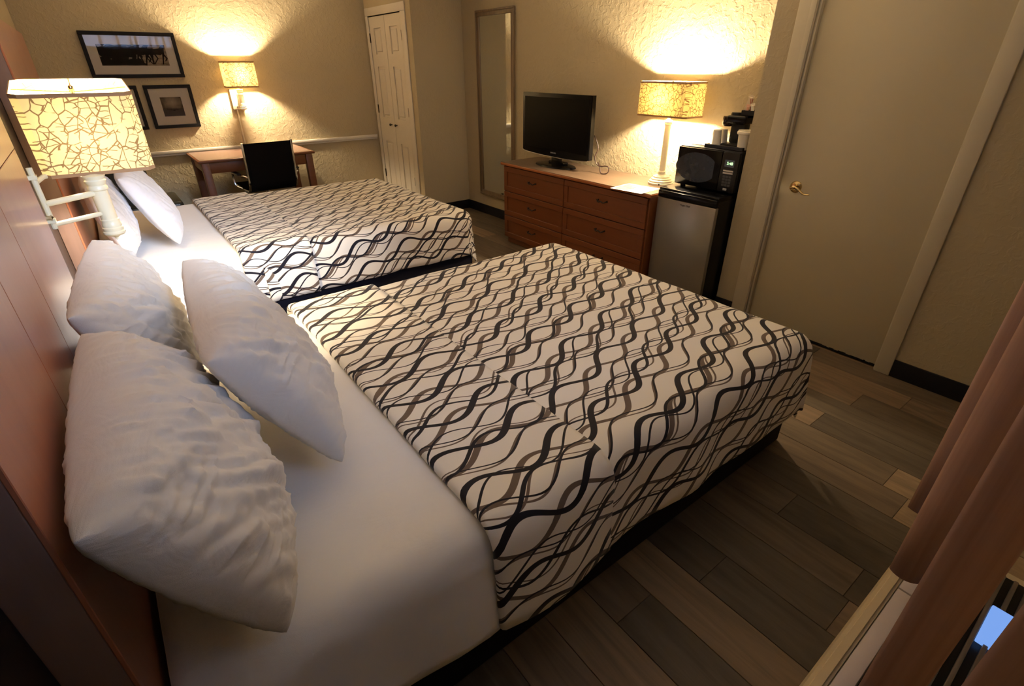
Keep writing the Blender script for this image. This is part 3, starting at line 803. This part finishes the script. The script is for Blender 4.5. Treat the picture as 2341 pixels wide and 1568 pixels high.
# bezel outline with a gently bowed lower edge
out = [(-hw_, z1), (hw_, z1)] + [(hw_*cos(k/12*pi) , z0+.020-.022*sin(k/12*pi)) for k in range(13)]
f_ = [bm.verts.new((-.030, p[0], p[1])) for p in out]; b_ = [bm.verts.new((.012, p[0], p[1])) for p in out]
bm.faces.new(f_); bm.faces.new(b_[::-1])
for k in range(len(out)): j = (k+1) % len(out); bm.faces.new((f_[j], f_[k], b_[k], b_[j]))
bmesh.ops.recalc_face_normals(bm, faces=bm.faces)
bmesh.ops.bevel(bm, geom=[e for e in bm.edges if all(v.co.x < -.02 for v in e.verts)], offset=.004, segments=2, affect='EDGES')
box(bm, (.010, -.33, .12), (.055, .33, .50), .015)
finish(bm, 'tv_housing', M_GLOSS, tv)
B('tv_screen', (-.0312, -hw_+.032, z0+.055), (-.0302, hw_-.032, z1-.030), M_SCREEN, tv)
Tb('tv_trim', [(-.031, hw_*cos(k/12*pi)*.99, z0+.018-.022*sin(k/12*pi)) for k in range(13)], .0022, M_CHROME, tv, 6)
text('tv_logo', 'SAMSUNG', .016, simple('logo_grey', (.25, .25, .25), .4), tv, (-.0312, 0, z0+.030), (pi/2, 0, -pi/2))
# cables behind
tag(Tb('tv_cable', spline([(3.37, -3.27, 1.02), (3.38, -3.31, .93), (3.36, -3.30, .86), (3.37, -3.33, .80), (3.39, -3.42, .80), (3.38, -3.43, .755), (3.36, -3.38, .747), (3.37, -3.35, .79), (3.39, -3.31, .82)], 8), .0042, simple('cable_brown', (.03, .012, .010), .5), seg=8), 'dark looped cable hanging beside the television', 'cable')
# flyer on dresser
fl = thing('printed_flyer', 'white printed card with a colour photo lying on the dresser', 'flyer', (3.155, -3.905, DZ+.0005), radians(6))
B('card_sheet', (-.115, -.13, 0), (.115, .13, .0012), M_PAPER, fl)
t_ = NT('flyer_photo'); c_ = t_.coord('Generated'); n_ = t_.noise(c_, 3.5, 2, .5)
rp = t_.n('ShaderNodeValToRGB', {0: n_}); rp.color_ramp.elements[0].color = (.12, .05, .03, 1); rp.color_ramp.elements[0].position = .3; rp.color_ramp.elements[1].color = (.35, .36, .10, 1); rp.color_ramp.elements[1].position = .72
e_ = rp.color_ramp.elements.new(.45); e_.color = (.60, .25, .16, 1); e_ = rp.color_ramp.elements.new(.58); e_.color = (.75, .55, .22, 1)
t_.P(Base_Color=rp.outputs[0], Roughness=.4)
B('photo_print', (-.10, .0, .0012), (.10, .118, .0017), t_.m, fl)

# ------------------------------------------------------------------ fridge
FY0, FY1, FX, FZ = -4.558, -4.108, 3.155, .785
fr = thing('mini_fridge', 'small black fridge with a silver door beside the dresser', 'fridge', (3.33, -4.333, 0))
def fP(o): o.matrix_parent_inverse = Matrix.Translation((-3.33, 4.333, 0)); return o
fP(B('fridge_body', (FX+.035, FY0+.003, .02), (XR-.014, FY1-.003, FZ-.002), M_BLACK, fr, bev=.006))
fP(B('fridge_top', (FX+.01, FY0, FZ-.03), (XR-.014, FY1, FZ), M_GLOSS, fr, bev=.006))
fP(B('fridge_door', (FX, FY0+.002, .035), (FX+.034, FY1-.002, FZ-.062), M_STEEL, fr, bev=.006))
hd = fP(B('door_header', (FX-.002, FY0+.002, FZ-.060), (FX+.034, FY1-.002, FZ-.014), M_GLOSS, fr, bev=.007))
fP(Bs('foot', [((FX+.05, FY0+.03, 0), (FX+.08, FY0+.06, .025))], M_BLACK, fr)); fP(Bs('foot', [((FX+.05, FY1-.06, 0), (FX+.08, FY1-.03, .025))], M_BLACK, fr))
o = text('fridge_logo', 'Magic Chef', .017, M_IRON, fr, (FX-.0006, -4.333, .700), (pi/2, 0, -pi/2)); fP(o)
# microwave
MX, MY0, MY1, MZ0, MZ1 = 3.300, -4.562, -4.118, .785, 1.040
mw = thing('microwave', 'black microwave oven on top of the small fridge', 'microwave', (3.43, -4.34, .785))
def mP(o): o.matrix_parent_inverse = Matrix.Translation((-3.43, 4.34, -.785)); return o
mP(B('microwave_body', (MX+.02, MY0, MZ0+.010), (XR-.014, MY1, MZ1), M_BLACK, mw, bev=.006))
for yy in (MY0+.04, MY1-.04):
    for xx in (MX+.05, XR-.05): mP(B('foot', (xx-.012, yy-.012, MZ0), (xx+.012, yy+.012, MZ0+.012), M_BLACK, mw))
dm = mP(B('microwave_door', (MX, MY0+.118, MZ0+.012), (MX+.02, MY1-.002, MZ1-.006), M_GLOSS, mw, bev=.005))
bm = bmesh.new(); n = 40; cyw, czw = (MY0+.118+MY1)/2+.008, (MZ0+MZ1)/2+.004
vs = []
for k in range(n):
    a = 2*pi*k/n; ca, sa = cos(a), sin(a)
    yy = .158*math.copysign(abs(ca)**.95, ca); zz = .092*math.copysign(abs(sa)**1.15, sa)
    yy = max(yy, -.128)
    vs.append((cyw+yy, czw+zz))
f0 = [bm.verts.new((MX-.0008, p[0], p[1])) for p in vs]; bm.faces.new(f0[::-1])
finish(bm, 'oven_window', simple('oven_window_glass', (.010, .010, .012), .25, spec=.35), dm, smooth=False)
o_ = bpy.data.objects[-1] if False else None
pn = mP(B('control_panel', (MX+.001, MY0+.002, MZ0+.012), (MX+.02, MY0+.115, MZ1-.006), M_BLACK, mw, bev=.004))
pc = MY0+.060
for zz, hh in ((.925, .0045), (.911, .0045)): mP(B('button_bar', (MX-.0005, pc-.034, zz-hh), (MX+.002, pc+.034, zz+hh), simple('button_white', (.55, .52, .48), .5), mw, bev=.001))
bm = bmesh.new()
for r_ in range(4):
    for c2 in range(3): box(bm, (MX-.0004, pc-.030+c2*.021, .883-r_*.017), (MX+.002, pc-.012+c2*.021, .896-r_*.017), .001, 1)
mP(finish(bm, 'keypad', simple('key_grey', (.055, .055, .055), .5), mw))
mP(B('start_button', (MX-.0005, pc-.012, .807), (MX+.002, pc+.014, .820), simple('button_pale', (.45, .44, .42), .5), mw, bev=.001))
dsp = mP(B('display', (MX-.0004, pc-.032, .948), (MX+.002, pc+.032, .990), simple('display_dark', (.02, .024, .022), .15), mw))
o = text('display_digits', '5:48', .024, M_LED, mw, (MX-.0012, pc-.004, .969), (pi/2, 0, -pi/2)); mP(o)

# coffee things on the microwave
TZ = MZ1
tr = thing('serving_tray', 'low black tray on top of the microwave', 'tray', (3.44, -4.42, TZ))
bm = bmesh.new(); box(bm, (-.10, -.13, 0), (.10, .14, .006), .002); 
for a, b in (((-.10, -.13, .004), (-.094, .14, .022)), ((.094, -.13, .004), (.10, .14, .022)), ((-.10, -.13, .004), (.10, -.124, .022)), ((-.10, .134, .004), (.10, .14, .022))): box(bm, a, b, .001, 1)
finish(bm, 'tray_body', M_BLACK, tr)
cm = thing('coffee_maker', 'black single-cup coffee maker standing on the tray', 'coffee maker', (3.462, -4.425, TZ+.007))
bm = bmesh.new(); box(bm, (-.075, -.075, 0), (.06, .065, .022), .008); finish(bm, 'maker_base', M_BLACK, cm)
bm = bmesh.new(); box(bm, (-.01, -.045, .02), (.055, .055, .17), .014); finish(bm, 'maker_column', M_BLACK, cm)
bm = bmesh.new(); box(bm, (-.075, -.075, .135), (.06, .06, .185), .016, 3); finish(bm, 'brew_head', M_GLOSS, cm)
bm = bmesh.new(); lathe(bm, [(0, .200), (.026, .199), (.030, .192), (.030, .183), (0, .183)][::-1], (-.02, .025, 0), 24); finish(bm, 'water_lid', M_BLACK, cm)
bm = bmesh.new(); lathe(bm, [(0, .12), (.024, .12), (.032, .135), (.034, .17), (.031, .178), (0, .178)], (-.040, .058, 0), 24); finish(bm, 'filter_cup', simple('smoke_plastic', (.02, .008, .006), .1), cm)
def cup(label, loc, r0, r1, h, up_=True, mat=M_CUP, nm='paper_cup', cat='cup'):
    t = thing(nm, label, cat, loc)
    bm = bmesh.new()
    if up_: lathe(bm, [(0, 0), (r0, 0), (r0+.001, .004), (r1, h-.006), (r1+.003, h-.004), (r1+.003, h), (r1-.001, h), (r0-.003, .006), (0, .005)], seg=32)
    else: lathe(bm, [(r1-.002, 0), (r1+.003, 0), (r1+.003, .005), (r1, .007), (r0+.001, h-.003), (r0-.002, h), (0, h)], seg=32)
    finish(bm, 'cup_body', mat, t); return t
cup('upturned white foam cup left of the coffee maker', (3.395, -4.322, TZ+.006), .024, .034, .098, False)
cup('second upturned foam cup just behind the first, left of the coffee maker', (3.470, -4.318, TZ+.006), .024, .034, .098, False)
c3 = cup('white lidded cup in front of the coffee maker by the wall corner', (3.372, -4.525, TZ+.0065), .030, .038, .112, True)
bm = bmesh.new(); lathe(bm, [(0, .004), (.040, .004), (.046, .0), (.047, -.010), (.043, -.016), (.042, -.016), (.042, -.002), (0, 0)][::-1], (0, 0, .104), 32); finish(bm, 'cup_lid', M_CUP, c3)
# condiment caddy above, on the coffee maker
ca = thing('condiment_caddy', 'small black caddy of packets standing on the coffee maker', 'caddy', (3.480, -4.478, TZ+.006+.187))
Bs('caddy_box', [((-.05, -.045, 0), (.045, .040, .006)), ((-.05, -.045, .006), (-.046, .040, .028)), ((.041, -.045, .006), (.045, .040, .028)), ((-.05, -.045, .006), (.045, -.041, .028)), ((-.05, .036, .006), (.045, .040, .028))], M_BLACK, ca, .001)
def packet(label, dx, dy, rx, ry, w_, h_, mat, nm='wrapped_packet', cat='packet'):
    bm = bmesh.new(); n = 6
    for k in range(1): box(bm, (-w_/2, -.004, 0), (w_/2, .004, h_), .003, 1)
    box(bm, (-w_/2-.004, -.0008, h_-.004), (w_/2+.004, .0008, h_+.010))
    o = finish(bm, nm, mat); o.location = (3.475+dx, -4.470+dy, TZ+.199); o.rotation_euler = (rx, ry, radians(90)); tag(o, label, cat); return o
packet('clear cellophane cutlery packet sticking up from the caddy', -.01, .030, radians(0), radians(-14), .028, .098, M_CELLO)
packet('short pinkish sweetener packet in the caddy beside the cellophane one', -.02, .010, 0, radians(-4), .018, .045, simple('pink_paper', (.62, .36, .28), .6))
packet('white sugar packet at the wall side of the caddy', -.02, -.028, 0, radians(10), .020, .052, M_PAPER)
for k, (dy, tx, lb) in enumerate(((-.004, .06, 'red stirrer standing in the caddy, left one'), (-.012, -.18, 'red stirrer leaning towards the wall corner in the caddy'))):
    tag(Tb('stirrer', [(3.46, -4.470+dy, TZ+.199), (3.46, -4.470+dy-tx*.09, TZ+.199+.085)], .0022, M_PINKSTICK, seg=6), lb, 'stirrer')
# paper on microwave
tag(B('paper_napkin', (3.40, -4.25, TZ), (3.53, -4.145, TZ+.004), M_PAPER, bev=.001), 'folded white napkin flat on the microwave beside the tray', 'napkin')

# ------------------------------------------------------------------ desk and chairs
dk = thing('writing_desk', 'small reddish-wood writing desk under the wall lamp', 'desk', (1.42, -.42, 0))
def kP(o): o.matrix_parent_inverse = Matrix.Translation((-1.42, .42, 0)); return o
kP(B('desk_top', (.895, -.735, .728), (1.955, -.05, .750), M_DESK, dk, bev=.006))
kP(B('top_surface', (.915, -.715, .749), (1.935, -.06, .7515), M_DESKTOP, dk))
for xx in (.92, 1.865):
    for yy in (-.715, -.13): kP(B('leg', (xx, yy, 0), (xx+.065, yy+.065, .73), M_DESK, dk, bev=.004))
kP(Bs('apron', [((.985, -.700, .63), (1.865, -.68, .728)), ((.985, -.10, .63), (1.865, -.08, .728)), ((.935, -.65, .63), (.955, -.13, .728)), ((1.895, -.65, .63), (1.915, -.13, .728))], M_DESK, dk, .002))

ch = thing('office_chair', 'black sling-back office chair with chrome arms at the desk', 'chair', (1.478, -.78, 0), radians(4))
bw = .222
def curve_panel(name, pts, hw, th, mat, parent):
    bm = bmesh.new(); P_ = spline(pts, 6); rows = []
    for p in P_:
        rows.append([bm.verts.new((x_, p.y + .012*(x_/hw)**2*0, p.z)) for x_ in [-hw+2*hw*k/10 for k in range(11)]])
    for a, b in zip(rows, rows[1:]):
        for k in range(10): bm.faces.new((a[k], a[k+1], b[k+1], b[k]))
    o = finish(bm, name, mat, parent); m_ = o.modifiers.new('s', 'SOLIDIFY'); m_.thickness = th; m_.offset = 0; return o
curve_panel('backrest', [(0, -.10, .885), (0, -.085, .75), (0, -.065, .60), (0, -.05, .50), (0, -.01, .455)], bw, .012, M_MESH, ch)
curve_panel('seat', [(0, -.01, .455), (0, .10, .440), (0, .30, .445), (0, .44, .455), (0, .47, .43)], bw, .03, M_MESH, ch)
for s in (-1, 1):
    Tb('side_rail', spline([(s*bw, -.103, .892), (s*bw, -.085, .75), (s*bw, -.065, .60), (s*bw, -.048, .50), (s*bw, .0, .45), (s*bw, .15, .438), (s*bw, .44, .452)], 6), .011, M_CHROME, ch, 10)
    Tb('armrest', spline([(s*bw, -.062, .58), (s*(bw+.03), -.04, .595), (s*(bw+.055), .02, .600), (s*(bw+.055), .22, .598), (s*(bw+.055), .26, .57), (s*(bw+.05), .25, .48), (s*bw, .22, .44)], 6), .010, M_CHROME, ch, 10)
    B('arm_pad', (s*(bw+.035), .02, .604), (s*(bw+.075), .22, .618), M_BLACK, ch, bev=.006)
bm = bmesh.new(); lathe(bm, [(0, .08), (.03, .08), (.03, .25), (.02, .26), (.02, .42), (.06, .43), (0, .44)], (0, .2, 0), 20); finish(bm, 'gas_column', M_CHROME, ch)
for k in range(5):
    a = 2*pi*k/5+.3
    lg = Tb('base_leg', [(0, .2, .10), (.27*cos(a), .2+.27*sin(a), .065)], [.02, .012], M_CHROME, ch, 10)
    bm = bmesh.new(); lathe(bm, [(0, -.02), (.027, -.02), (.027, .02), (0, .02)], (.27*cos(a), .2+.27*sin(a), .027), 16, 'X'); finish(bm, 'caster', M_BLACK, lg)

ac_ = thing('lounge_chair', 'dark leather armless chair in the corner beyond the farther bed', 'chair', (.44, -.72, 0), radians(0))
bm = bmesh.new(); box(bm, (-.25, -.25, .37), (.235, .27, .475), .035, 4); finish(bm, 'seat', M_LEATHER, ac_)
bm = bmesh.new(); box(bm, (-.25, .20, .44), (-.02+.0, .28, .78), .03, 4); box(bm, (-.06, .2, .44), (.06, .28, .70), .03, 3); finish(bm, 'backrest', M_LEATHER, ac_)
for sx in (-.21, .20):
    for sy in (-.21, .23): Tb('leg', [(sx, sy, 0), (sx, sy, .39)], .017, M_BLACK, ac_, 8)

# ------------------------------------------------------------------ heater under the window
hv = thing('wall_heater', 'cream metal wall heating unit with top vents under the blind', 'heater', (1.0, -6.34, 0))
def hP(o): o.matrix_parent_inverse = Matrix.Translation((-1.0, 6.34, 0)); return o
AX0, AX1, AZ = .46, 1.63, .49
def prof_box(name, prof, x0, x1, mat, bev=.004):
    bm = bmesh.new(); a = [bm.verts.new((x0, p[0], p[1])) for p in prof]; b = [bm.verts.new((x1, p[0], p[1])) for p in prof]
    bm.faces.new(a); bm.faces.new(b[::-1])
    for k in range(len(prof)): j = (k+1) % len(prof); bm.faces.new((a[j], a[k], b[k], b[j]))
    bmesh.ops.recalc_face_normals(bm, faces=bm.faces)
    bmesh.ops.bevel(bm, geom=list(bm.edges), offset=bev, segments=2, affect='EDGES')
    return hP(finish(bm, name, mat, hv))
prof_box('cabinet', [(YF+.001, 0.0), (YF+.001, AZ-.02), (-6.234, AZ-.02), (-6.234, AZ), (-6.208, AZ), (-6.200, AZ-.022), (-6.200, .02), (-6.200, 0)], AX0, AX1, M_ACCREAM, .006)
for a, b in ((AX0+.02, .98), (.984, 1.36), (1.364, AX1-.02)): hP(B('top_panel', (a, -6.266, AZ-.021), (b, -6.236, AZ-.004), M_ACWHITE, hv, bev=.002))
hP(B('grille_well', (AX0+.03, YF+.03, AZ-.020), (AX1-.03, -6.268, AZ-.016), M_BLACK, hv))
for k in range(9):
    yy = -6.280-.022*k
    hP(B('louvre', (AX0+.04, yy-.006, AZ-.016), (AX1-.04, yy+.002, AZ-.004), M_LOUV, hv, bev=.0015))

hP(B('blue_glow_panel', (1.355, -6.440, AZ-.012), (1.475, -6.375, AZ-.002), M_BLUEGLOW, hv, bev=.002))  # made-up glowing panel standing in for a bluish sky reflection

# vertical blind: wood-tone vanes, gathered at the heater side of the window
vb = thing('vertical_blind', 'brown wood-tone vertical blind of curved hanging vanes at the window', 'blind', (1.4, -6.3, 2.3))
def vP(o): o.matrix_parent_inverse = Matrix.Translation((-1.4, 6.3, -2.3)); return o
def vane(x, y, ang, w_, z0, z1, curl):
    """curved strip hanging from z1 to z0; ang = direction of its width in plan"""
    bm = bmesh.new(); n = 14; rows = []
    ca, sa = cos(ang), sin(ang)
    for z in [z0+(z1-z0)*k/8 for k in range(9)]:
        row = []
        for k in range(n+1):
            a = (k/n-.5)*curl
            R = w_/curl
            lx = R*sin(a); ly = R*(cos(a)-cos(curl/2))
            row.append(bm.verts.new((x+lx*ca-ly*sa, y+lx*sa+ly*ca, z)))
        rows.append(row)
    for a, b in zip(rows, rows[1:]):
        for k in range(n): bm.faces.new((a[k], a[k+1], b[k+1], b[k]))
    o = finish(bm, 'vane', M_VANE, vb, ang=60); m_ = o.modifiers.new('s', 'SOLIDIFY'); m_.thickness = .0022
    return vP(o)
ZT = 2.30
vane(1.505, -6.205, radians(112), .075, .600, ZT, 1.9)
vane(1.30, -6.240, radians(118), .080, .590, ZT, 2.6)
vane(1.025, -6.305, radians(122), .085, .36, ZT, 1.3)
vane(.775, -6.375, radians(122), .085, .36, ZT, 1.4)
for k in range(4): vane(1.62+.11*k, -6.33, radians(-60), .085, .60, ZT, 1.2)
vP(B('head_rail', (.50, -6.36, ZT), (2.05, -6.30, ZT+.035), M_CREAM, vb, bev=.003))
